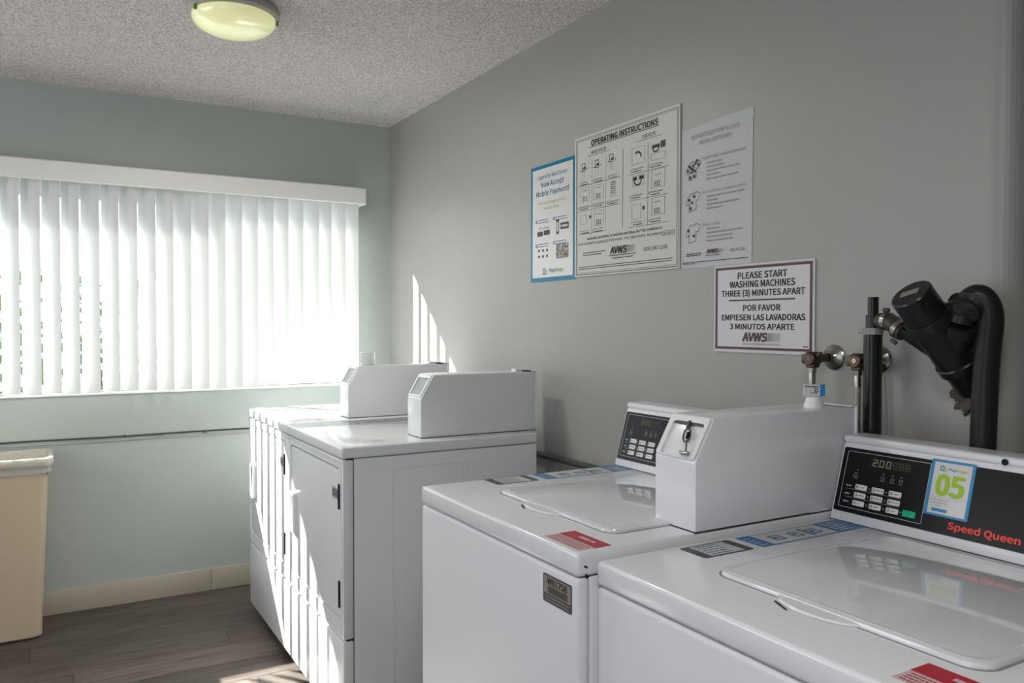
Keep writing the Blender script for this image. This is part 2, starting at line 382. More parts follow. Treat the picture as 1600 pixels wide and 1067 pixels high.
# ------------------------------------------------------------------ vertical blind
VB = thing('vertical_blind', (.0, 4.03, 1.0), 'white vertical blind with slats closed across the window under a valance', 'blind')
MB().poly([(3.968, 1.913), (3.975, 1.911), (3.975, 1.990), (YB - .001, 1.990), (YB - .001, 1.997), (3.972, 1.997), (3.966, 1.992), (3.966, 1.915)], 'x', -1.36, 1.422).build('valance', 'trim', VB)
MB().box(1.4225, 1.4265, 3.966, YB - .001, 1.911, 1.997, .001).box(1.4265, 1.432, 4.0, 4.02, 1.945, 1.957, .002).build('end_cap', 'trim', VB)
MB().box(-1.35, 1.405, 4.01, 4.05, 1.945, 1.985, .002).build('head_rail', 'trim', VB)
W_, N_ = .090, 8
vm = MB(); vs = []
for zz in (1.0, 1.94):
    for k in range(N_ + 1):
        t = k / N_ * 2 - 1; vs.append((t * W_ / 2, (1 - t * t) * -.0075 + .004, zz))
vm.add(vs, [(k, k + 1, N_ + 2 + k, N_ + 1 + k) for k in range(N_)], True)
vane0 = vm.build('vane', 'vane', VB)
# vertices were stored relative to the blind; bring them to the vane's own axis
my = sum(v.co.y for v in vane0.data.vertices) / len(vane0.data.vertices); mz = min(v.co.z for v in vane0.data.vertices)
for v in vane0.data.vertices: v.co.y -= my; v.co.z -= mz
cx = [1.362, 1.293, 1.218, 1.153, 1.074, .999, .926, .852]
while cx[-1] > -1.26: cx.append(cx[-1] - .0765)
rv = random.Random(11)
for i, x in enumerate(cx):
    o = vane0 if i == 0 else vane0.copy()
    if i: C.objects.link(o); o.parent = VB
    j = 0 if i < 8 else rv.uniform(-.002, .002)
    ang = 39.5 + rv.uniform(-3.5, 3.5)
    if i == 0: ang = 42
    o.location = (x + j, 0, -.012 + rv.uniform(-.003, .003) + (.006 if x > .9 else 0)); o.rotation_euler = (0, 0, -math.radians(ang))

# ------------------------------------------------------------------ wall cables and pipe
def cable(name, pts, r, m, clips, label):
    t = thing(name, pts[0], label, 'cable'); P = []
    MB().tube(pts, r, 8).build('wire', m, t)
    for x, z in clips: MB().tube([(x - .004, YB - .006, z), (x + .004, YB - .006, z)], r * 1.5, 10).build('clip', m, t)
def sag(x0, x1, z0, z1, yy, amp, n=26, ph=0):
    return [(x0 + (x1 - x0) * k / n, yy, z0 + (z1 - z0) * k / n + amp * math.sin(k * 1.1 + ph)) for k in range(n + 1)]
cable('upper_cable', sag(XL + .01, XR - .01, .780, .777, YB - .006, .0012), .0042, 'dgrey', [(.30, .778), (.646, .777)], 'dark cable clipped along the sage wall, upper of the pair below the window')
cable('lower_cable', sag(XL + .01, XR - .01, .768, .757, YB - .005, .0015, ph=1), .0036, 'wall_b', [(.12, .762), (.43, .764), (.47, .768), (.66, .768)], 'painted cable clipped along the sage wall, lower of the pair below the window')
t = thing('wall_pipe', (1.575, 2.0, .8), 'conduit low on the grey wall, coloured dark for the shade between dryers and washers', 'pipe')
MB().tube([(1.575, .90, .82), (1.575, 2.2, .815), (1.575, 3.9, .80)], .011, 12).build('tube', 'dgrey', t)  # dark grey puts the shade behind the machines into the colour
for yy in (1.2, 2.0, 2.8): MB().tube([(1.575, yy - .012, .816), (1.575, yy + .012, .815)], .0135, 12).box(1.575, 1.5995, yy - .01, yy + .01, .80, .83).build('strap', 'dgrey', t)

# ------------------------------------------------------------------ ceiling light
cl = thing('ceiling_light', (.545, 2.80, ZC), 'round flush ceiling light with a pale yellow glass dome', 'ceiling light')
def lathe(prof, cx, cy, seg=48):
    m = MB(); n = len(prof); vs = []
    for k in range(seg):
        a = 2 * math.pi * k / seg
        vs += [(cx + r_ * math.cos(a), cy + r_ * math.sin(a), z_) for r_, z_ in prof]
    m.add(vs, [(k * n + j, k * n + j + 1, ((k + 1) % seg) * n + j + 1, ((k + 1) % seg) * n + j) for k in range(seg) for j in range(n - 1)], True); return m
LX, LY = .548, 2.80
lathe([(0, ZC), (.14, ZC - .0005), (.146, ZC - .006), (.146, ZC - .026), (.138, ZC - .032), (0.0, ZC - .032)], LX, LY).build('pan', 'pan', cl)
prof = [(.128, ZC - .030), (.133, ZC - .034), (.134, ZC - .040)] + [(.134 * math.cos(math.radians(a)) ** .8, ZC - .040 - .052 * math.sin(math.radians(a))) for a in range(8, 90, 8)] + [(0, ZC - .092)]
lathe(prof, LX, LY).build('glass_dome', 'lampglass', cl)
for a in (-12, 108, 200):
    c_, s_ = math.cos(math.radians(a)), math.sin(math.radians(a))
    MB().tube([(LX + .136 * c_, LY + .136 * s_, ZC - .028), (LX + .1375 * c_, LY + .1375 * s_, ZC - .046)], .006, 8).build('clip', 'clip', cl)
MB().tube([(LX - .11, LY - .098, ZC - .02), (LX - .112, LY - .1005, ZC - .02)], .004, 8).build('screw', 'black', cl)

# ------------------------------------------------------------------ bin
bx0, bx1, by0, by1 = -.60, -.036, 3.80, 4.055
bn = thing('trash_bin', ((bx0 + bx1) / 2, 3.93, 0), 'tall slim beige plastic rubbish bin against the wall under the window', 'bin')
def taper(z, grow): 
    k = z / .745; return bx0 - .03 * k - grow, bx1 + .034 * k + grow, by0 - .028 * k - grow, by1 + .004 * k + grow * .4
def loops(levels, r=.03, seg=5):
    m = MB(); vs = []; n = 0
    for z, g in levels:
        q = rrect(*taper(z, g), r, seg); n = len(q); vs += [(a, b_, z) for a, b_ in q]
    L = len(levels); m.add(vs, [(k * n + j, k * n + (j + 1) % n, (k + 1) * n + (j + 1) % n, (k + 1) * n + j) for k in range(L - 1) for j in range(n)], True); return m, n, L, vs
m, n, L, vs = loops([(.004, -.008), (.012, 0), (.72, 0), (.72, -.004), (.02, -.006)]); m.add(vs[:n], [tuple(range(n))[::-1]]); m.add(vs[(L - 1) * n:], [tuple(range(n))]); m.build('body', 'bin', bn)
m, n, L, vs = loops([(.720, .001), (.716, .012), (.736, .014), (.745, .010), (.745, -.002), (.722, -.004)], .032); m.build('rim', 'bin', bn)
lv = []
lin = MB(); rl = random.Random(5); vs = []; n = 0
lev = [(.680, .002), (.690, .0085), (.69, .008), (.712, .010), (.718, .0155), (.735, .0175), (.7475, .013), (.7485, -.004), (.70, -.012), (.62, -.014)]
for k, (z, g) in enumerate(lev):
    q = rrect(*taper(z, g), .034, 12); n = len(q)
    for i, (a, b_) in enumerate(q):
        wv = math.sin(i * 2.3 + k) * .002
        zz = z + (math.sin(i * 1.7) * .01 + rl.uniform(-.006, .006) if k == 0 else (rl.uniform(-.002, .002) if k < 4 else 0))
        dx = a - (bx0 + bx1) / 2; dy = b_ - 3.93; L_ = math.hypot(dx, dy); rw = rl.uniform(-.0012, .0035) if k < 4 else (rl.uniform(0, .001))
        vs.append((a + dx / L_ * rw, b_ + dy / L_ * rw, zz))
lin.add(vs, [(k * n + j, k * n + (j + 1) % n, (k + 1) * n + (j + 1) % n, (k + 1) * n + j) for k in range(len(lev) - 1) for j in range(n)], True)
ml = M['liner']; bs = ml.node_tree.nodes['Principled BSDF']; bs.inputs['Alpha'].default_value = .62
lin.build('bin_liner', ml, loc=((bx0 + bx1) / 2, 3.93, .62), label='translucent plastic bag folded over the rim of the beige bin', cat='bin liner')

# ------------------------------------------------------------------ coin box (part of each machine)
def coin_box(par, x0, x1, y0, y1, z0, slot='window', key=False):
    # y0 near the camera, y1 far; leans back at the top front
    zt = z0 + .2095; zs = z0 + .131; xs = x0 + .046
    cb = MB().poly([(x0, z0 + .0015), (x0, zs), (xs, zt), (x1, zt), (x1, z0 + .0015)], 'y', y0, y1, .004, 2).build('coin_box', 'enamel', par)
    V = Vector((xs - x0, 0, zt - zs)); L = V.length
    fr = Fr((x0, y1, zs), (0, -1, 0), V); wd = y1 - y0
    if slot == 'window':
        MB().ring(fr, (.006, wd - .006, .006, L - .006), (.016, wd - .016, .012, L - .016), .004, .003, -.001, .0035).build('bezel', 'enamel2', cb)
        MB().plate(fr, .014, wd - .014, .010, L - .014, -.0005, .0008).build('coin_slot_panel', 'slot', cb)
        MB().plate(fr, wd * .62, wd - .018, L - .0195, L - .0165, .0008, .0014).build('slot_shadow', 'dgrey', cb)
        pass
    else:
        MB().ring(fr, (.004, wd - .004, .002, L - .004), (.016, wd - .012, .0045, L - .016), .006, .008, -.001, .0045).build('bezel', 'enamel', cb)
        MB().plate(fr, .018, wd - .014, L - .021, L - .0165, .0005, .0030, .001).build('slot_shadow', 'dgrey', cb)
        # lock hasp with a hanging hook
        P = lambda u, v, h: fr.p(u, v, h)
        MB().tube([P(.0600, .0760, .003), P(.0655, .062, .007)], .0040, 10).build('lock_rod', 'dgrey', cb)
        rp_ = [P(.0725 + .0085 * math.cos(a) - .003 * math.sin(a), .0465 + .0135 * math.sin(a), .009) for a in [2 * math.pi * k / 20 for k in range(21)]]
        MB().tube(rp_, .0019, 8, cap=False).build('lock_ring', 'dgrey', cb)
        MB().tube([P(.0755, .051, .009), P(.080, .040, .011)], .0042, 10).build('lock_core', 'black', cb)
        MB().tube([P(.0795, .034, .010), P(.0885, .013, .009)], .0017, 8).build('key_shank', 'steel', cb)
        MB().tube([P(.073, .0125, .009), P(.081, .0095, .010), P(.096, .011, .010)], [.0025, .0036, .0042], 10).build('key_bow', 'steel', cb)
    # rear flange and top lock bump
    MB().box(x1 - .001, x1 + .004, y0 - .003, y1 + .003, z0 + .01, zt + .003, .001).box(x1 - .016, x1 + .002, y0 - .002, y1 + .002, zt + .001, zt + .004, .001).build('back_plate', 'enamel2', cb)
    if slot == 'window':
        MB().box(x1 - .075, x1 - .045, y0 + .020, y0 + .05, zt - .001, zt + .010, .003).build('top_catch', 'enamel2', cb)
        MB().box(x1 - .042, x1 - .018, y0 + .004, y0 + .05, zt + .0005, zt + .0045, .0005).build('top_slot', 'gap', cb)
    MB().box(x0 + .001, x1, y0 + .001, y1 - .001, z0 + .0002, z0 + .0018).build('base_shadow', 'gap', cb)  # thin dark slab painted as the shade under the box
    return cb

# ------------------------------------------------------------------ dryers
def dryer(y0, y1, label, cbx):
    x0, x1, zt, zs, zp, zb = .776, 1.474, .918, .8815, .318, .043
    t = thing('dryer', ((x0 + x1) / 2, (y0 + y1) / 2, 0), label, 'dryer', 'coin dryers below the window corner')
    g = .0015
    cab = MB().box(x0 + .036, x1, y0 + g, y1 - g, zb, zs - .002, .002).build('cabinet', 'enamel', t)
    MB().box(x0 + .012, x0 + .036, y0 + .006, y1 - .006, zb + .004, zs - .002).build('shaded_inner_frame', 'gap', t)  # near-black so the door and panel gaps look shaded
    fs = Fr((x0, y0 + g, 0), (1, 0, 0), (0, 0, 1))
    for a, b_ in ((.160, .411), (.418, .60)):
        MB().ring(fs, (a, b_, .10, .842), (a + .0035, b_ - .0035, .1035, .8385), .02, .018, -.0005, .0012).build('pressed_panel', 'enamel', cab)
    fr = Fr((x0 + .012, y1, 0), (0, -1, 0), (0, 0, 1)); Wd = y1 - y0
    # front frame wraps the corners; door recessed in it
    do = (.048, Wd - .032, .375, .850)
    fp = MB().ring(fr, (.0165, Wd - .0165, zp + .014, zs - .016), do, .001, .018, .0, .012).build('front_panel', 'enamel', t)
    MB().box(x0, x0 + .0345, y0 + g, y0 + .0175, zp + .003, zs - .003, .006).box(x0, x0 + .0345, y1 - .0175, y1 - g, zp + .003, zs - .003, .006) \
        .box(x0, x0 + .0345, y0 + .004, y1 - .004, zs - .019, zs - .003, .006).box(x0, x0 + .0345, y0 + .004, y1 - .004, zp + .003, zp + .017, .006).build('front_rim', 'enamel', t)
    d = MB().plate(fr, do[0] + .0035, do[1] - .0035, do[2] + .0035, do[3] - .005, .002, .0105, .016, .003).build('door', 'enamel', t)
    hu0, hu1, hv0, hv1 = .070, .130, .535, .680
    MB().ring(fr, (hu0, hu1, hv0, hv1), (hu0 + .012, hu1 - .010, hv0 + .010, hv1 - .012), .006, .003, .008, .024).build('handle', 'white', d)
    MB().plate(fr, hu0 + .010, hu1 - .008, hv0 + .008, hv1 - .010, .0103, .0115).build('handle_recess', 'lgrey', d)
    MB().plate(fr, do[1] - .078, do[1] - .014, .747, .785, .0103, .0122).build('badge', 'lgrey', d)
    mb = MB()
    for k in range(5): mb.rect(fr, do[1] - .072 + k * .011, do[1] - .065 + k * .011, .753, .779, .0125)
    mb.build('badge_print', 'dgrey', d)
    for a, b_ in ((.722, .800), (.415, .498)):
        MB().box(x0 - .004, x0 + .005, y0 + .030, y0 + .042, a, b_, .001).build('hinge', 'black', t)
    lp = MB().box(x0, x0 + .0345, y0 + g, y1 - g, zb, zp - .002, .006).build('lower_panel', 'enamel', t)
    MB().box(x0 - .004, x1 + .003, y0 + .0005, y1 - .0005, zs, zt, .007, 3).build('top', 'topm', t)
    for xx in (x0 + .06, x1 - .06):
        for yy in (y0 + .05, y1 - .05):
            MB().tube([(xx, yy, 0), (xx, yy, .008), (xx, yy, .010), (xx, yy, zb + .004)], [.02, .02, .009, .009], 12).build('leg', 'black', t)
    # worn instruction decals on the top
    ft = Fr((x0, y1, zt), (0, -1, 0), (1, 0, 0))
    m1, m2 = MB(), MB()
    for k in range(7): m1.greek(ft, Wd - .20 + .002 * k, .05 + k * .011, .13, .0045)
    for k in range(3): m2.greek(ft, Wd - .12, .135 + k * .008, .06, .004)
    m1.build('worn_decal', 'worn', t); m2.build('worn_red_decal', 'wornred', t)
    mb = MB(); fy = Fr((x0, y0 + .60, zt), (1, 0, 0), (0, 1, 0))
    for k in range(3): mb.greek(fy, .27, -.045 + k * .014, .22, .009)
    mb.rect(fy, .235, .25, -.05, -.02); mb.build('instruction_decal', 'grey', t)
    coin_box(t, *cbx, zt)
    return t
dryer(2.371, 3.0325, 'white coin dryer, the nearer one, its door mostly in shade', (1.061, 1.508, 2.431, 2.545))
dryer(3.0345, 3.696, 'white coin dryer by the window wall, fully striped with sunlight', (1.034, 1.473, 3.090, 3.193))

# ------------------------------------------------------------------ washers
def membrane(con, fr, uend, full, small_o=0):
    # fr: console face; u along the console, v up the slope
    MB().plate(fr, .0045, uend, .0195, .1500 if full else .1495, .0004, .0016, .003).build('control_membrane', 'black', con)
    h = .0020
    f2 = Fr(fr.p(0, 0, 0), fr.U, fr.V)
    m = MB(); 
    m.ring(f2, (.0145, .1935, .0287, .1433), (.0155, .1925, .0297, .1423), .003, .0025, .0017, .0021)
    for v in (.0663, .0499): m.line(f2, .025, v + .0006, .145, v + .0006, .0006, h)
    m.build('white_outline', 'lgrey', con)
    MB().plate(f2, .0695, .1575, .1180, .1360, .0016, .0021).build('display', 'dispbg', con)
    lit, off = MB(), MB()
    def seg7(mb, on, u, v, hh, ww):
        t = hh * .12
        S = {'a': (u, v + hh, u + ww, v + hh), 'g': (u, v + hh / 2, u + ww, v + hh / 2), 'd': (u, v, u + ww, v), 'f': (u, v + hh / 2, u, v + hh), 'b': (u + ww, v + hh / 2, u + ww, v + hh), 'e': (u, v, u, v + hh / 2), 'c': (u + ww, v, u + ww, v + hh / 2)}
        for k_, q in S.items():
            if k_ in on: mb.line(f2, *q, t, .0025)
    if full:
        for k_, on in enumerate(('abged', 'abcdef', 'abcdef')): seg7(lit, on, .0755 + k_ * .0145, .1205, .012, .0082)
        lit.rect(f2, .0865, .0882, .1198, .1212, .0025)
        for k_ in range(3): seg7(off, 'abcdefg', .1195 + k_ * .0125, .1205, .012, .0078)
    else:
        for k_ in range(3): seg7(off, 'abcdefg', .0765 + k_ * .013, .1205, .012, .0078)
    if lit.v: lit.build('display_digits', 'seg', con)
    off.build('unlit_digits', 'segoff' if full else 'amber', con)
    txt = MB(); btxt = MB()
    for u in (.0434, .1018, .1211, .1392): txt.tube([f2.p(u, .107, .0016), f2.p(u, .107, .0024)], .0011, 8)
    txt.build('indicator_light', 'lgrey', con); txt = MB()
    for u in (.1014, .1217, .1396): txt.ring(f2, (u - .0035, u + .0035, .0975, .1020), (u - .003, u + .003, .098, .1015), .0008, .0006, .0017, h)
    txt.text(f2, 'WASH', .1016, .0926, .0026, al='C', h=h); txt.text(f2, 'RINSE', .1219, .0924, .0026, al='C', h=h); txt.text(f2, 'SPIN', .139, .0922, .0026, al='C', h=h)
    txt.text(f2, 'ADD', .0417, .0985, .0028, al='C', h=h); txt.text(f2, 'SELECT', .0415, .0934, .0026, al='C', h=h); txt.text(f2, 'CYCLE', .0421, .0892, .0026, al='C', h=h)
    txt.build('indicator_legend', 'lgrey', con); txt = MB()
    for v in (.0722, .0558, .0398): txt.greek(f2, .024, v, .012, .0024, h=h)
    for i in range(3):
        for j in range(3):
            cu, cv = .0585 + i * .0370, .0734 - j * .0162
            bt = MB().plate(f2, cu - .0130, cu + .0130, cv - .0052, cv + .0052, .0016, .0028, .0018, .0006, 3).build('button', 'white', con)
            wd = [['LIGHT', 'MEDIUM', 'HEAVY'], ['NORMAL', 'PERM PRESS', 'DELICATE'], ['HOT', 'WARM', 'COLD']][j][i]
            btxt.text(f2, wd, cu - .003, cv - .0013, .0026, h=.0030, width=min(.0145, len(wd) * .0022), bold=.02)
            btxt.ring(f2, (cu - .0105, cu - .0055, cv - .0026, cv + .0026), (cu - .0095, cu - .0065, cv - .0016, cv + .0016), .001, .0006, .0028, .0031)
            if i: txt.tube([f2.p(cu - .0185, cv, .0016), f2.p(cu - .0185, cv, .0024)], .0012, 8)
    txt.tube([f2.p(.1505, .042, .0016), f2.p(.1505, .042, .0024)], .0012, 8)
    txt.build('row_legend', 'lgrey', con); btxt.build('button_print', 'ink', con)
    if not full: return
    g = MB().plate(f2, .1542, .1802, .0358, .0482, .0016, .0030, .002, .0006, 3).build('start_button', 'green', con); tag(g, 'green start button')
    MB().text(f2, 'START', .1672, .0407, .003, al='C', h=.0032).build('start_print', 'dblue', con)

def strip(par, x0, x1, y0, y1, z):        # blue and white instruction strip, reading from the console side
    fr = Fr((x0, y0, z), (1, 0, 0), (0, 1, 0)); L = x1 - x0; Wd = y1 - y0; k = L / .42
    MB().plate(fr, 0, .118 * k, 0, Wd, 0, .0003, .006).build('strip_decal', 'dgrey', par)
    MB().plate(fr, .138 * k, L, 0, Wd, 0, .0003, .002).build('strip_decal', 'bluegrey', par)
    m = MB(); m.rect(fr, .020 * k, .098 * k, .005, Wd - .005, .0005).rect(fr, .172 * k, .345 * k, .003, Wd - .003, .0005); m.build('strip_paper', 'board', par)
    b = MB()
    for j in range(5): b.greek(fr, .026 * k, .010 + j * .011, .05 * k, .004, h=.0007)
    b.build('strip_text', 'bluegrey', par); b = MB()
    for j in range(3): b.ring(fr, ((.195 + .05 * j) * k, (.222 + .05 * j) * k, .018, .046), ((.199 + .05 * j) * k, (.218 + .05 * j) * k, .022, .042), .003, .002, .0005, .0008)
    for j in range(3): b.greek(fr, (.20 + .05 * j) * k, .028, .012 * k, .008, h=.0009)
    b.build('strip_print', 'bluegrey', par)
    a = MB(); a.line(fr, .288 * k, .008, .288 * k, Wd - .012, .006, .0009); a.build('strip_bar', 'dgrey', par)
    wv = MB()
    for j in range(5): wv.greek(fr, .356 * k, .007 + j * .0115, .04 * k, .0055, h=.0006)
    for j in range(4): wv.greek(fr, .142 * k, .008 + j * .014, .018 * k, .004, h=.0006)
    wv.build('strip_lettering', 'paper', par)

def washer(x0, xb, y0, y1, zt, cx, label, red, st, full):
    zs = zt - .0408
    t = thing('washer', ((x0 + xb) / 2, (y0 + y1) / 2, 0), label, 'washing machine', 'top loading washers along the grey wall')
    MB().box(x0 + .026, xb, y0 + .0015, y1 - .0015, .03, zs - .0025, .004).build('cabinet', 'enamel', t)
    MB().box(x0, x0 + .0245, y0 + .001, y1 - .001, .03, zs - .0025, .008, 3).build('front_panel', 'frontm', t)
    MB().box(x0 + .010, xb - .01, y0 + .008, y1 - .008, zs - .006, zs + .002).build('seam_shadow', 'gap', t)
    MB().box(x0 - .001, xb, y0 + .0005, y1 - .0005, zs, zt, .007, 3).build('top', 'enamel', t)
    for xx in (x0 + .06, xb - .06):
        for yy in (y0 + .06, y1 - .06): MB().tube([(xx, yy, 0), (xx, yy, .01), (xx, yy, .032)], [.02, .018, .01], 12).build('leg', 'black', t)
    # lid
    lx0 = x0 + .122; ly1 = y1 - .148; ly0 = ly1 - .430
    ft = Fr((lx0, ly1, zt), (0, -1, 0), (1, 0, 0)); LL = ly1 - ly0; DX = cx - .030 - lx0
    MB().plate(ft, -.0035, LL + .0035, -.0035, DX, -.001, .0006, .034, 0, 8).build('lid_gap', 'grey', t)
    lid = MB().plate(ft, 0, LL, 0, DX - .002, .0002, .0075, .032, .0045, 8).build('lid', 'lidm', t)
    MB().ring(ft, (.010, LL - .010, .010, DX - .010), (.016, LL - .016, .016, DX - .016), .025, .022, .007, .0079, 8).build('lid_crease', 'lidm', lid)
    # finger lip in front of the lid
    n = 14; c0, c1 = .130, .270
    vs = []
    for k in range(n + 1):
        u = c0 + (c1 - c0) * k / n; e = math.sin(math.pi * k / n) ** .6
        vs += [ft.p(u, .004, .0055), ft.p(u, -.026 * e + .003, .0038), ft.p(u, -.029 * e + .003, .0008), ft.p(u, .004, .0008)]
    fs = []
    for k in range(n):
        for j in range(4): fs.append((k * 4 + j, k * 4 + (j + 1) % 4, (k + 1) * 4 + (j + 1) % 4, (k + 1) * 4 + j))
    MB().add(vs, fs, True).build('lid_handle', 'enamel', lid)
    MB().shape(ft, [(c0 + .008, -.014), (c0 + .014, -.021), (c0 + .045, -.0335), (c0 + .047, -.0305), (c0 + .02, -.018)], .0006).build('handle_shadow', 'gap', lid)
    # console
    pf = [(cx, zt + .0005), (cx + .0435, zt + .1505), (cx + .0465, zt + .153), (cx + .0425, zt + .157), (cx + .0425, zt + .165), (cx + .047, zt + .169), (cx + .108, zt + .169), (cx + .108, zt + .0005)]
    con = MB().poly(pf, 'y', y0 + .0005, y1 - .0005, .0022, 2).build('console', 'enamel2', t)
    fr = Fr((cx, y1 - .0005, zt + .0005), (0, -1, 0), (.0435, 0, .150))
    membrane(con, fr, (y1 - y0) - .008, full)
    MB().box(cx - .001, cx + .1, y0 + .001, y1 - .001, zt - .0005, zt + .0012).build('console_base_shadow', 'gap', con)  # dark sliver standing in for shade along the console foot
    # red warning decal
    (ra, rb), (rc, rd) = red
    fd = Fr((ra, rd, zt), (0, -1, 0), (1, 0, 0)); Lr = rd - rc; Wr = rb - ra
    MB().plate(fd, 0, Lr, 0, Wr, 0, .0003).build('warning_decal', 'pink', t)
    m = MB(); m.rect(fd, 0, Lr, Wr * .50, Wr, .0005); m.build('warning_band', 'red', t)
    m = MB()
    for k in range(4): m.greek(fd, .006, Wr * .08 + k * Wr * .1, Lr - .012, Wr * .035, h=.0006)
    m.build('warning_print', 'red', t)
    MB().greek(fd, Lr * .35, Wr * .70, Lr * .4, Wr * .12, h=.0007).build('warning_title', 'pink', t)
    strip(t, *st, zt)
    return t, con, fr
w1, con1, fr1 = washer(.762, 1.452, 1.0935, 1.7435, .9137, 1.333, 'white top loading washer with the tall coin box on its near side',
                       ((.773, .843), (1.108, 1.222)), (.925, 1.345, 1.662, 1.736), False)
cb1 = coin_box(w1, 1.022, 1.470, 1.0935, 1.2075, .9137, 'hook')
# asset label on the front
fa = Fr((.762, 1.202, .805), (0, -1, 0), (0, 0, 1))
pl = MB().plate(fa, 0, .090, 0, .050, 0, .0008, .003).build('asset_label', 'dgrey', w1)
MB().plate(fa, .003, .087, .016, .047, .0008, .0010, .002).build('label_field', 'barrel', pl)
m = MB().text(fa, 'W61758', .045, .0335, .011, al='C', h=.0013, width=.062, bold=.035)
rb_ = random.Random(2); x = .016
while x < .076: q = rb_.uniform(.0008, .0022); m.rect(fa, x, x + q, .018, .031, .0013); x += q + rb_.uniform(.0008, .002)
m.build('label_print', 'ink', pl)
m = MB()
for k in range(2): m.greek(fa, .008, .004 + k * .006, .074, .002, h=.0011)
m.build('label_fine_print', 'grey', pl)
# side screws and chip marks on the near side
for xx, zz in ((.7755, .891), (.7785, .8895), (.778, .8765)): MB().tube([(xx, 1.0945, zz), (xx, 1.0925, zz)], .0018, 10).build('screw', 'black', w1)

w2, con2, fr2 = washer(.795, 1.497, .4385, 1.0885, .90, 1.385, 'white top loading washer carrying the 05 sticker, nearest the camera',
                       ((.820, .8915), (.445, .561)), (.962, 1.382, 1.004, 1.072), True)
# 05 sticker
st = MB().plate(fr2, .1938, .2760, .0502, .1532, .0016, .0022, .002).build('number_sticker', 'blue', con2); tag(st, 'blue and white sticker with number 05')
MB().plate(fr2, .2003, .2700, .0542, .1486, .0022, .0024).build('sticker_paper', 'paper', con2)
MB().text(fr2, '05', .2352, .0888, .0365, bold=.045, al='C', h=.0027, width=.050).text(fr2, 'Range', .2438, .1346, .0046, bold=.02, h=.0027, width=.0185, shear=.2).build('sticker_number', 'lime', con2)
m = MB().text(fr2, 'Pay', .2268, .1346, .0048, bold=.03, h=.0027, width=.0155, shear=.2)
m.ring(fr2, (.2118, .2195, .1325, .1425), (.2133, .2180, .1345, .1405), .0025, .0015, .0024, .0028); m.plate(fr2, .2080, .2375, .0582, .0638, .0024, .0028, .0025)
m.build('sticker_lettering', 'blue', con2)
MB().ring(fr2, (.2165, .2235, .1315, .1395), (.2178, .2222, .1330, .1380), .0035, .002, .0024, .0029).build('sticker_emblem', 'lime', con2)
m = MB().line(fr2, .2003, .0838, .2700, .0855, .0004, .0027)
for k in range(2): m.greek(fr2, .2045, .0785 - k * .0052, .032, .0014, h=.0027)
m.greek(fr2, .213, .0685, .012, .0012, h=.0027); m.build('sticker_fine_print', 'grey', con2)
MB().text(fr2, 'Speed Queen', .2425, .0318, .0118, bold=.04, h=.0020, width=.124).build('brand_lettering', 'sqred', con2)
MB().ring(fr2, (.3735, .3885, .0295, .045), (.3755, .3865, .0315, .043), .0074, .0054, .0017, .0022).build('brand_emblem', 'lgrey', con2)
kp = Vector((1.4275, .7645, 1.0605))
MB().tube([kp + Vector((.002, 0, 0)), kp - Vector((.003, 0, 0))], .0055, 16).build('plug', 'black', con2)

# ------------------------------------------------------------------ loose items on the coin boxes
zt = .9137 + .2095
cap = MB().tube([(1.397, 1.140, zt + .0), (1.397, 1.140, zt + .006), (1.397, 1.140, zt + .008), (1.397, 1.140, zt + .021), (1.397, 1.140, zt + .023)], [.0205, .0205, .0190, .0150, .012], 24)
cap.build('plastic_pot', 'white', loc=(1.397, 1.140, zt), label='round white plastic pot standing on the coin box between the washers', cat='pot')
bz = zt + .0235
sb = thing('small_box', (1.397, 1.140, bz), 'tiny white and blue carton balanced on the white plastic pot', 'box')
a = math.radians(-32); U = Vector((math.cos(a) * .0 + .62, -.78, 0)).normalized()
U = Vector((math.cos(yaw), -math.sin(yaw), 0)); U = (U + Vector((.0, -.25, 0))).normalized(); V = Vector((0, 0, 1)); fb = Fr(Vector((1.397, 1.140, bz)) - U * .0205 - U.cross(V) * -.0, U, V)
MB().plate(fb, 0, .031, 0, .0245, -.010, .008).build('carton', 'paper', sb)
o = MB().plate(fb, .031, .041, 0, .0245, -.010, .008).build('carton_end', 'blue', sb); tag(o, 'blue end of the carton')
MB().greek(fb, .001, .0185, .029, .0025, h=.0083).greek(fb, .012, .006, .015, .0015, h=.0083).ring(fb, (.020, .027, .0085, .0165), (.0215, .0255, .010, .015), .001, .001, .008, .0084).build('carton_print', 'ink', sb)
cz = .918 + .2095
ju = lathe([(0, cz + .0015), (.026, cz + .0015), (.0285, cz + .006), (.031, cz + .050), (.0325, cz + .052), (.031, cz + .0535), (.0295, cz + .050), (.027, cz + .006), (0, cz + .004)], 1.135, 3.145, 28)
ju.build('plastic_cup', 'cup', loc=(1.135, 3.145, cz), label='small clear cup on the coin box of the far dryer', cat='cup')

# ------------------------------------------------------------------ plumbing
sp_ = thing('standpipe', (1.53, 1.0975, 0), 'upright black drain pipe with a tee on top, behind washer 05', 'pipe')
MB().tube([(1.53, 1.0975, .0), (1.53, 1.0975, 1.285)], .0190, 24).build('pipe', 'abs', sp_)
MB().tube([(1.53, 1.0975, 1.276), (1.53, 1.0975, 1.290)], .0225, 6, smooth=False).box(1.52, 1.54, 1.112, 1.128, 1.278, 1.288, .002).build('nut', 'grey', sp_)
MB().tube([(1.53, 1.0975, 1.286), (1.53, 1.0975, 1.318)], .0150, 20).tube([(1.53, 1.0975, 1.303), (1.527, 1.072, 1.303)], .0105, 16).build('tee', 'abs', sp_)
MB().tube([(1.53, 1.0975, 1.31), (1.53, 1.0975, 1.356)], .0112, 20).build('riser', 'abs', sp_)
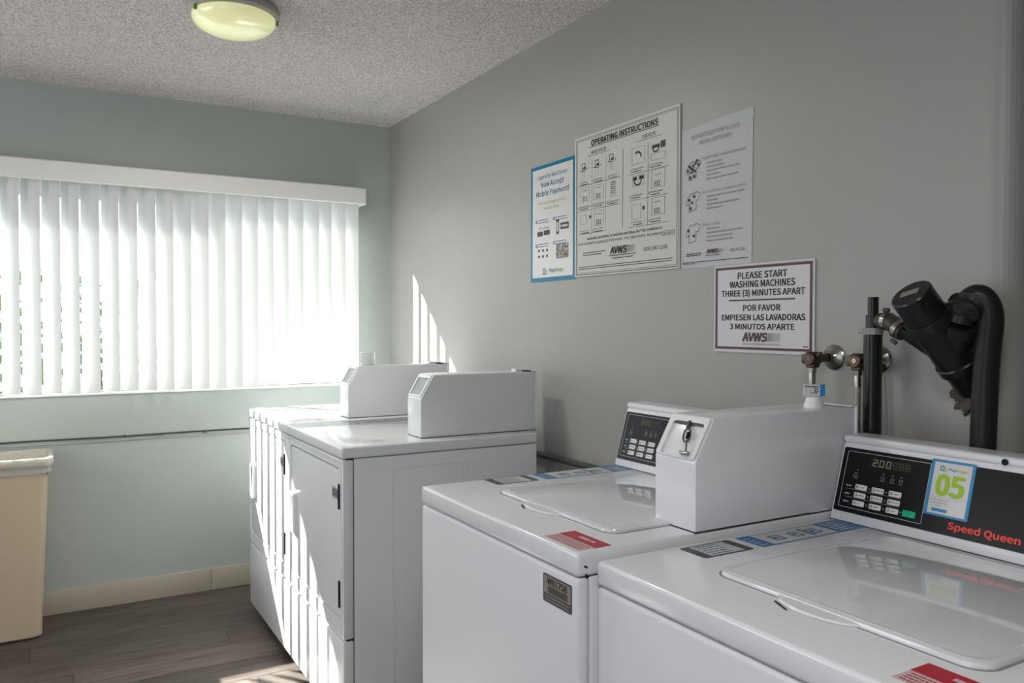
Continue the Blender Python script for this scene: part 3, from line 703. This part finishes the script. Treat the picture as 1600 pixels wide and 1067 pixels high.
# wye fitting
A0 = Vector((1.440, .953, 1.358)); A1 = Vector((1.597, .915, 1.176)); ax = (A1 - A0)
wy = thing('drain_fitting', (1.597, .915, 1.176), 'large black drain wye with a capped cleanout sticking out of the wall', 'pipe fitting')
q = lambda t: A0 + ax * t
MB().tube([q(0.0), q(.012), q(.27)], [.037, .0395, .0395], 36).build('cleanout_cap', 'abs', wy)
MB().tube([q(.24), q(.25), q(.33), q(.34), q(.72)], [.043, .0445, .0445, .040, .040], 36).build('wye_body', 'abs', wy)
MB().tube([q(.70), q(.71), q(.78), q(.79), q(1.0)], [.041, .0435, .0435, .037, .037], 36).build('lower_hub', 'abs', wy)
fc = Fr(A0 + Vector((0, 0, 0)), Vector((.35, -.9, .22)), Vector((.5, .1, .8))); nrm = -ax.normalized()
Uc = (Vector((0, -1, .45)) - nrm * Vector((0, -1, .45)).dot(nrm)).normalized(); Vc = nrm.cross(Uc); fc = Fr(A0, Uc, Vc)
MB().plate(fc, -.020, .017, -.007, .009, .0004, .0014).build('cap_sticker', 'barrel', wy)
m = MB()
for k in range(6): m.rect(fc, -.012 + k * .004, -.010 + k * .004, -.004, .006, .0017)
m.build('sticker_bars', 'grey', wy)
B0 = Vector((1.502, .884, 1.322)); B1 = q(.66)
bl = lambda t: B1 + (B0 - B1) * t
MB().tube([bl(0), bl(.55), bl(.56), bl(.80), bl(.81)], [.033, .036, .0385, .0385, .035], 32).build('branch', 'abs', wy)
D0 = Vector((1.512, 1.015, 1.284)); D1 = q(.72)
dl = lambda t: D0 + (D1 - D0) * t
MB().tube([dl(-.02), dl(.1), dl(.35), dl(1)], [.0135, .015, .0185, .026], 24).build('side_arm', 'abs', wy)
# rough sealant lump in the branch top
tp = MB(); rt = random.Random(9)
b = bmesh.new(); bmesh.ops.create_icosphere(b, subdivisions=3, radius=1)
for v in b.verts:
    k = 1 + .14 * math.sin(v.co.x * 7 + v.co.z * 5) + rt.uniform(-.05, .05)
    v.co = B0 + Vector((.0, -.004, .008)) + Vector((v.co.x * .034 * k, v.co.y * .034 * k, v.co.z * .028 * k))
tp.bm(b, True).build('sealant', 'tape', wy)
b = bmesh.new(); bmesh.ops.create_icosphere(b, subdivisions=3, radius=1)
for v in b.verts:
    k = 1 + .25 * math.sin(v.co.y * 9 + v.co.z * 7) + rt.uniform(-.08, .08)
    v.co = Vector((1.594, .924, 1.160)) + Vector((v.co.x * .008 * k, v.co.y * .036 * k, v.co.z * .040 * k))
MB().bm(b, True).build('torn_wall_edge', 'hole', wy)
# link hose from tee to side arm, with two steel clamps
lh = thing('link_hose', (1.527, 1.07, 1.303), 'short dark rubber hose with two steel clamps, joining standpipe and drain wye', 'hose')
MB().tube([(1.5275, 1.080, 1.305), (1.524, 1.062, 1.305), (1.518, 1.045, 1.300), (1.513, 1.030, 1.292), (1.511, 1.012, 1.281)], [.0165, .0175, .018, .019, .019], 20).build('sleeve', 'brown', lh)
def clamp(c, d, r_, up):
    c = Vector(c); d = Vector(d).normalized(); o = MB().tube([c - d * .0055, c + d * .0055], r_, 28).build('clamp', 'steel', lh)
    e = c + Vector(up) * (r_ + .004); MB().tube([e - d * .006, e + d * .007], .0045, 10).build('clamp_screw', 'dgrey', lh)
clamp((1.522, 1.058, 1.304), (-.15, -1, -.1), .0195, (-.2, 0, 1)); clamp((1.513, 1.024, 1.288), (-.1, -1, -.55), .0215, (-.3, .3, -1))
# corrugated-free drain hose hooked into the branch
hp = [(1.505, .889, 1.300), (1.507, .886, 1.325), (1.510, .880, 1.343), (1.515, .870, 1.352), (1.520, .860, 1.348), (1.524, .852, 1.333), (1.527, .848, 1.310), (1.530, .850, 1.27), (1.532, .855, 1.22), (1.534, .858, 1.15), (1.535, .861, 1.06), (1.536, .862, .95), (1.536, .862, .5), (1.536, .862, .25)]
def smooth_path(P, n=3):
    P = [Vector(p) for p in P]
    for _ in range(n):
        Q = [P[0]]
        for a_, b_ in zip(P, P[1:]): Q += [a_ * .75 + b_ * .25, a_ * .25 + b_ * .75]
        Q.append(P[-1]); P = Q
    return P
hpp = smooth_path([(p[0] - .006, p[1] - (.004 if p[2] > 1.3 else 0), p[2]) for p in hp])
MB().tube(hpp, .0225, 24).build('drain_hose', 'rubber', loc=(1.536, .862, .25), label='thick black drain hose arching over and down, rightmost of the pipes', cat='hose')
# water valves
def valve(name, yc, label, esc_dy):
    t = thing(name, (1.598, yc, 1.215), label, 'water valve', 'braided hose valves behind the washers')
    ey = yc + esc_dy
    L0 = [(.001, .000), (.0295, .000), (.030, .0015), (.026, .006), (.016, .009), (.010, .016), (.010, .024)]
    m = MB(); vs = []; n = len(L0)
    for k in range(32):
        a = 2 * math.pi * k / 32; vs += [(1.5995 - h_, ey + r_ * math.cos(a), 1.220 + r_ * math.sin(a)) for r_, h_ in L0]
    m.add(vs, [(k * n + j, ((k + 1) % 32) * n + j, ((k + 1) % 32) * n + j + 1, k * n + j + 1) for k in range(32) for j in range(n - 1)], True); m.build('escutcheon', 'steel', t)
    MB().tube([(1.536, yc, 1.197), (1.536, yc, 1.199), (1.536, yc, 1.231), (1.536, yc, 1.234)], [.013, .0155, .0155, .012], 16).tube([(1.516, yc - .004, 1.217), (1.518, yc - .004, 1.217), (1.55, yc - .004, 1.218)], [.012, .014, .014], 16).box(1.524, 1.548, yc + .006, yc + .024, 1.205, 1.229, .004).tube([(1.55, yc - .004, 1.218), (1.59, ey, 1.220)], .0095, 14).tube([(1.53, yc - .016, 1.222), (1.528, yc - .03, 1.230)], .006, 10).build('valve_body', 'brass', t)
    MB().tube([(1.515, yc - .004, 1.218), (1.519, yc - .004, 1.218)], .0055, 12).build('stem', 'chrome', t)
    MB().tube([(1.534, yc, 1.202), (1.534, yc, 1.186)], .0105, 6, smooth=False).tube([(1.534, yc, 1.187), (1.534, yc, 1.176), (1.534, yc, 1.160)], [.0075, .0085, .0085], 14).build('coupling_nut', 'steel', t)
    P = []
    for k in range(90): P.append((1.534 + .0001 * k, yc, 1.165 - .0075 * k))
    MB().tube(P, [.0066 + .0007 * (k % 2) for k in range(90)], 12).build('braided_hose', 'braid', t)
valve('water_valve', 1.258, 'brass water valve on a round steel plate beside the warning sign', -.009)
valve('water_valve', 1.137, 'brass water valve with a braided hose, half hidden by the black standpipe', -.006)
w_ = MB().tube([(1.592, 1.125, 1.19), (1.592, 1.112, 1.185), (1.594, 1.108, 1.12), (1.595, 1.106, 1.02), (1.595, 1.105, .86)], .0013, 6)
w_.build('wall_wire', 'grey', loc=(1.595, 1.106, .86), label='thin grey wire running down the wall right of the black standpipe', cat='wire')

# ------------------------------------------------------------------ posters on the right wall
# 1 blue framed payment poster
fr = Fr((XR, 2.616, 1.454), (0, -1, 0), (0, 0, 1))
t = thing('payment_poster', (XR, 2.47, 1.454), 'narrow blue bordered poster about mobile payment, leftmost on the grey wall', 'poster', 'posters on the grey wall')
MB().plate(fr, 0, .296, 0, .433, .0002, .0014).build('border_sheet', 'cyan', t)
MB().plate(fr, .013, .282, .016, .420, .0014, .0017).build('paper', 'paper', t)
h = .0021; d = MB()
d.text(fr, 'Laundry Machines', .048, .382, .0155, h=h, width=.196, bold=.006).text(fr, 'Now Accept', .070, .351, .0185, h=h, width=.152, bold=.022).text(fr, 'Mobile Payment!', .038, .318, .019, h=h, width=.217, bold=.022)
for u, v in ((.040, .226), (.161, .227), (.040, .135), (.161, .139)): d.ring(fr, (u - .006, u + .006, v - .006, v + .006), (u - .0025, u + .0025, v - .0025, v + .0025), .0058, .0024, .0017, h)
for u, v in ((.049, .228), (.170, .228), (.049, .139), (.170, .141)):
    for k in range(2): d.greek(fr, u, v - k * .009, .075, .003, h=h)
d.text(fr, 'Pay', .125, .034, .013, h=h, bold=.03, width=.038, shear=.2)
d.ring(fr, (.086, .104, .026, .050), (.090, .101, .030, .046), .005, .003, .0017, h)
d.text(fr, 'PayRange', .073, .196, .008, h=h, width=.055, shear=.2)
d.build('blue_lettering', 'dblue', t)
g = MB().text(fr, "It's easy to get started,", .055, .287, .0105, h=h, width=.186).text(fr, "here's how", .094, .266, .0105, h=h, width=.096); g.build('green_tagline', 'olive', t); g = MB().text(fr, 'Range', .165, .034, .013, h=h, bold=.02, width=.054, shear=.2)
g.build('green_lettering', 'olive', t); g = MB()
g.ring(fr, (.099, .116, .026, .043), (.102, .113, .029, .040), .008, .005, .0017, h).rect(fr, .060, .066, .193, .206, h)
g.build('green_emblem', 'olive', t)
k_ = MB().rect(fr, .047, .086, .170, .188, h).rect(fr, .092, .134, .172, .190, h).plate(fr, .176, .194, .168, .222, .0017, h, .004).rect(fr, .204, .257, .183, .207, h)
for i in range(3):
    for j in range(2): k_.rect(fr, .053 + i * .028, .065 + i * .028, .090 + j * .022, .099 + j * .022, h)
k_.build('app_pictures', 'dgrey', t)
MB().rect(fr, .179, .191, .178, .212, h + .0003).rect(fr, .210, .250, .191, .199, h + .0003).build('screen_pictures', 'lgrey', t)
pb = MB().rect(fr, .176, .256, .080, .133, h); pb.build('photo_print', 'barrel', t)
rp = random.Random(4); pq = MB(); pk = MB()
for k in range(26): 
    u, v = rp.uniform(.178, .248), rp.uniform(.082, .125); (pq if k % 2 else pk).rect(fr, u, u + rp.uniform(.004, .009), v, v + rp.uniform(.004, .010), h + .0002 + k * .00001)
pq.build('photo_highlights', 'lgrey', t); pk.build('photo_shadows', 'dgrey', t)

# 2 operating instructions board
fr = Fr((XR, 2.317, 1.4605), (0, -1, 0), (0, 0, 1))
t = thing('instruction_board', (XR, 2.05, 1.4605), 'large white operating instructions board with washer and dryer steps', 'sign', 'posters on the grey wall')
MB().plate(fr, 0, .537, 0, .479, .0002, .005, .003).build('board', 'board', t)
h = .0055; KB = {n: MB() for n in ('border_lines', 'heading', 'washer_heading', 'dryer_heading', 'grid_lines', 'captions', 'notice', 'number_field', 'phone_number', 'fine_print')}
k_ = KB['border_lines']
k_.ring(fr, (.009, .531, .0055, .470), (.0105, .5295, .0075, .4685), .001, .001, .005, h).ring(fr, (.0145, .5255, .0115, .4645), (.0155, .5245, .0125, .4635), .001, .001, .005, h)
k_ = KB['heading']
k_.text(fr, 'OPERATING INSTRUCTIONS', .096, .4385, .0185, h=h, width=.342, bold=.05).line(fr, .082, .4345, .446, .4345, .0022, h)
k_ = KB['washer_heading']
k_.text(fr, 'WASHER', .095, .410, .0115, h=h, width=.086, bold=.006).line(fr, .077, .4055, .202, .4055, .0014, h)
k_ = KB['dryer_heading']
k_.text(fr, 'DRYER', .364, .409, .0115, h=h, width=.061, bold=.006).line(fr, .336, .4045, .458, .4045, .0014, h)
k_ = KB['grid_lines']
for v in (.310, .224): k_.line(fr, .019, v, .258, v, .0012, h)
k_.line(fr, .024, .145, .176, .145, .0012, h)
for v in (.307, .225, .1415): k_.line(fr, .302, v, .490, v, .0012, h)
k_.line(fr, .102, .390, .1, .138, .0012, h).line(fr, .181, .392, .178, .145, .0012, h).line(fr, .270, .396, .268, .142, .002, h).line(fr, .394, .393, .3925, .139, .0014, h)
def num(n, u, v, L1, L2):
    k_ = KB['captions']
    k_.text(fr, n, u, v - .004, .009, h=h, shear=.25, bold=.01); k_.text(fr, L1, u + .011, v + .0005, .0046, h=h, width=min(.055, .0042 * len(L1)), bold=.01); 
    if L2: k_.greek(fr, u + .010, v - .0065, .045, .0028, h=h)
for n, u, v, a_ in (('1', .026, .319, 'Add soap'), ('2', .106, .319, 'Add clothes'), ('3', .187, .319, 'Close lid'), ('4', .024, .235, 'Set fabric selector'), ('5', .106, .237, 'Set temperature'), ('6', .186, .235, 'Deposit coins'), ('7', .030, .153, 'Pay screen'), ('8', .106, .153, 'Press START'),
                  ('1', .306, .319, 'Clean lint filter'), ('2', .398, .319, 'Load laundry'), ('3', .303, .237, 'Close loading door'), ('4', .396, .236, 'Set fabric selector'), ('5', .312, .153, 'Pay screen'), ('6', .398, .153, 'Press START')):
    num(n, u, v, a_, True)
for i, (u, v) in enumerate(((.045, .338), (.122, .338), (.202, .343))):
    k_ = MB()       # washer with lid drawings
    k_.line(fr, u, v, u, v + .022, .001, h).line(fr, u + .012, v - .004, u + .012, v + .022, .001, h).line(fr, u - .012, v + .026, u + .012, v + .022, .0022, h).line(fr, u + .012, v + .022, u + .036, v + .030, .0022, h)
    k_.ring(fr, (u - .004, u + .018, v + .028, v + .048), (u - .002, u + .016, v + .030, v + .046), .002, .001, .005, h).rect(fr, u + .006, u + .020, v + .030, v + .036, h)
    k_.build('step_drawing', 'ink', t)
def arc(cu, cv, r0, a0, a1, tk, n=10):
    for k in range(n):
        p0, p1 = [math.radians(a0 + (a1 - a0) * (k + e) / n) for e in (0, 1)]
        k_.line(fr, cu + r0 * math.cos(p0), cv + r0 * math.sin(p0), cu + r0 * math.cos(p1), cv + r0 * math.sin(p1), tk, h)
for n_, (u, v, wd, hh) in enumerate(((.036, .254, .050, .048), (.112, .254, .054, .048), (.116, .166, .050, .050), (.412, .250, .060, .055), (.412, .168, .060, .052), (.036, .178, .034, .032), (.315, .165, .045, .046), (.316, .336, .062, .052), (.318, .268, .060, .032), (.408, .334, .068, .020), (.206, .254, .026, .048))):
    k_ = MB().ring(fr, (u, u + wd, v, v + hh), (u + .0007, u + wd - .0007, v + .0007, v + hh - .0007), .001, .001, .005, h)
    if n_ < 5:
        u, v = u + .012, v + .004
        for i in range(3):
            for j in range(3): k_.rect(fr, u + i * .010, u + .006 + i * .010, v + j * .006, v + .0035 + j * .006, h)
        k_.greek(fr, u, v + .034, .03, .0018, h=h)
    if n_ == 5: k_.rect(fr, .086, .098, .196, .205, h)
    if n_ == 6: k_.rect(fr, .368, .378, .190, .202, h)
    if n_ == 7: arc(.343, .355, .018, 0, 130, .006)
    if n_ == 8: arc(.345, .288, .018, 180, 350, .005); k_.rect(fr, .322, .340, .286, .297, h).rect(fr, .352, .374, .286, .297, h)
    if n_ == 9: arc(.430, .372, .014, 180, 360, .005); k_.rect(fr, .412, .448, .370, .380, h).rect(fr, .452, .474, .366, .386, h)
    if n_ == 10:
        for j in range(3): k_.ring(fr, (.210, .226, .262 + j * .014, .272 + j * .014), (.212, .224, .264 + j * .014, .270 + j * .014), .003, .002, .005, h)
    k_.build('step_drawing', 'ink', t)
k_ = KB['notice']
k_.text(fr, 'WASHING OR DRYING OF MISSING MATERIAL NOT RECOMMENDED', .075, .1225, .0075, h=h, width=.386, bold=.02)
k_.text(fr, 'FOR PROMPT SERVICE PROVIDE THE MACHINE NUMBER', .019, .1065, .0078, h=h, width=.438, bold=.004)
k_ = KB['number_field']
k_.ring(fr, (.461, .515, .1015, .1155), (.4622, .5138, .1027, .1143), .001, .001, .005, h).text(fr, 'W-12345', .466, .105, .007, h=h, width=.043)
k_ = KB['phone_number']
k_.text(fr, '(800) 247-1100', .373, .0625, .0115, h=h, width=.109, bold=.006)
k_ = KB['fine_print']
k_.greek(fr, .052, .078, .125, .003, h=h).greek(fr, .052, .070, .105, .003, h=h)
k_.greek(fr, .027, .031, .483, .0025, h=h).greek(fr, .024, .024, .48, .0025, h=h).greek(fr, .200, .0585, .138, .003, h=h).greek(fr, .215, .050, .11, .003, h=h)
for n_ in KB: KB[n_].build(n_, 'ink', t)
gr = MB(); rd = MB(); fh = Fr(fr.p(0, 0, h), fr.U, fr.V); avws(rd, gr, fh, .206, .066, .022, .13); rd.build('company_mark', 'ink', t); gr.build('mark_tail', 'grey', t)

# 3 plain paper poster with shirts
fr = Fr((XR, 1.779, 1.459), (0, -1, 0), (0, 0, 1))
t = thing('wash_options_poster', (XR, 1.64, 1.459), 'plain white paper poster of wash options with three shirt drawings', 'poster', 'posters on the grey wall')
MB().add([fr.p(0, 0, .0006), fr.p(.273, -.001, .0012), fr.p(.275, .408, .0018), fr.p(.002, .398, .0006), fr.p(0, 0, .0002), fr.p(.273, -.001, .0002), fr.p(.275, .408, .0002), fr.p(.002, .398, .0002)], [(0, 1, 2, 3), (7, 6, 5, 4), (0, 4, 5, 1), (1, 5, 6, 2), (2, 6, 7, 3), (3, 7, 4, 0)]).build('sheet', 'paper2', t)
h = .0024; g = MB()
g.text(fr, 'QUANTUM TOP LOAD', .042, .3645, .0125, h=h, width=.185).text(fr, 'WASH OPTIONS', .074, .345, .0125, h=h, width=.125)
g.build('heading', 'grey', t)
for ttl, tv, tw, ls, v0 in (('HEAVY SOIL: PREMIUM WASH', .300, .160, (.055, .066, .125, .052, .120), .2865), ('MEDIUM SOIL: NORMAL WASH', .205, .165, (.142, .045, .120, .060), .193), ('SMALL LOAD', .1135, .070, (.055, .134, .100, .100), .103)):
    g = MB().text(fr, ttl, .0875, tv, .0075, h=h, width=tw)
    for k, L in enumerate(ls): g.greek(fr, .106, v0 - k * .0112, L, .0042, h=h)
    g.build('paragraph', 'grey', t)
def shirt(u, v, sp, big=False):
    q_ = MB()
    out = [(.012, 0), (.044, .006), (.042, .032), (.053, .030), (.060, .048), (.044, .056), (.034, .050), (.026, .052), (.018, .050), (.004, .034), (.000, .022), (.010, .018), (.016, .026)]
    for a_, b_ in zip(out, out[1:] + out[:1]): q_.line(fr, u + a_[0], v + a_[1], u + b_[0], v + b_[1], .0012, h)
    for a_ in sp: q_.rect(fr, u + a_[0] - .0035, u + a_[0] + .0035, v + a_[1] - .004, v + a_[1] + .004, h)
    q_.build('shirt_drawing', 'ink', t)
shirt(.021, .250, [(.018, .008), (.034, .010), (.024, .022), (.037, .024), (.020, .034), (.030, .040), (.040, .045), (.052, .040), (.008, .028), (.028, .030), (.046, .052), (.014, .040)])
shirt(.021, .160, [(.020, .010), (.026, .026), (.014, .034), (.034, .042)]); shirt(.021, .070, [(.034, .020), (.012, .036)])
q_ = MB()
q_.greek(fr, .025, .038, .062, .0025, h=h).greek(fr, .025, .033, .058, .0025, h=h).greek(fr, .103, .030, .055, .002, h=h).greek(fr, .010, .014, .252, .002, h=h).greek(fr, .010, .010, .05, .002, h=h)
q_.text(fr, '(800) 247-1100', .196, .036, .007, h=h, width=.053)
q_.build('fine_print', 'ink', t)
gr = MB(); rd = MB(); fh = Fr(fr.p(0, 0, h), fr.U, fr.V); avws(rd, gr, fh, .107, .036, .011, .066); rd.build('company_mark', 'maroon', t); gr.build('mark_tail', 'grey', t)
MB().plate(fr, .268, .278, .385, .393, .0019, .0022).build('tape', 'lgrey', t)

# 4 warning sign
fr = Fr((XR, 1.639, 1.2245), (0, -1, 0), (0, 0, 1))
t = thing('notice_sign', (XR, 1.47, 1.2245), 'white bilingual sign with maroon border about starting washing machines three minutes apart', 'sign', 'posters on the grey wall')
MB().plate(fr, 0, .336, -.002, .232, .0002, .0042, .004).build('board', 'sign', t)
h = .0046
MB().ring(fr, (.0045, .331, .005, .2275), (.0065, .329, .007, .2255), .001, .001, .0042, h).build('grey_border', 'grey', t)
MB().ring(fr, (.0065, .329, .007, .2255), (.0135, .322, .0125, .2195), .001, .001, .0042, h).build('maroon_border', 'maroon', t)
k_ = MB()
for s_, v, L, ch in (('PLEASE START', .1935, .165, .0165), ('WASHING MACHINES', .1705, .218, .0165), ('THREE (3) MINUTES APART', .1475, .278, .0155), ('POR FAVOR', .1085, .124, .0150), ('EMPIESEN LAS LAVADORAS', .0835, .278, .0150), ('3 MINUTOS APARTE', .0595, .216, .0145)):
    MB().text(fr, s_, .1675 - L / 2, v, ch, h=h, width=L, bold=.034).build('text_line', 'ink', t)
k_.greek(fr, .304, .0165, .016, .003, h=h); k_.text(fr, 'ACE VALLEY WASHER SERVICE INC.', .106, .0185, .0048, h=h, width=.128); k_.build('fine_print', 'ink', t)
MB().rect(fr, .056, .278, .1345, .1385, h).build('divider', 'dgrey', t)
gr = MB(); rd = MB(); fh = Fr(fr.p(0, 0, h), fr.U, fr.V); avws(rd, gr, fh, .106, .0285, .0215, .130); rd.build('company_mark', 'maroon', t); gr.build('mark_tail', 'grey', t)
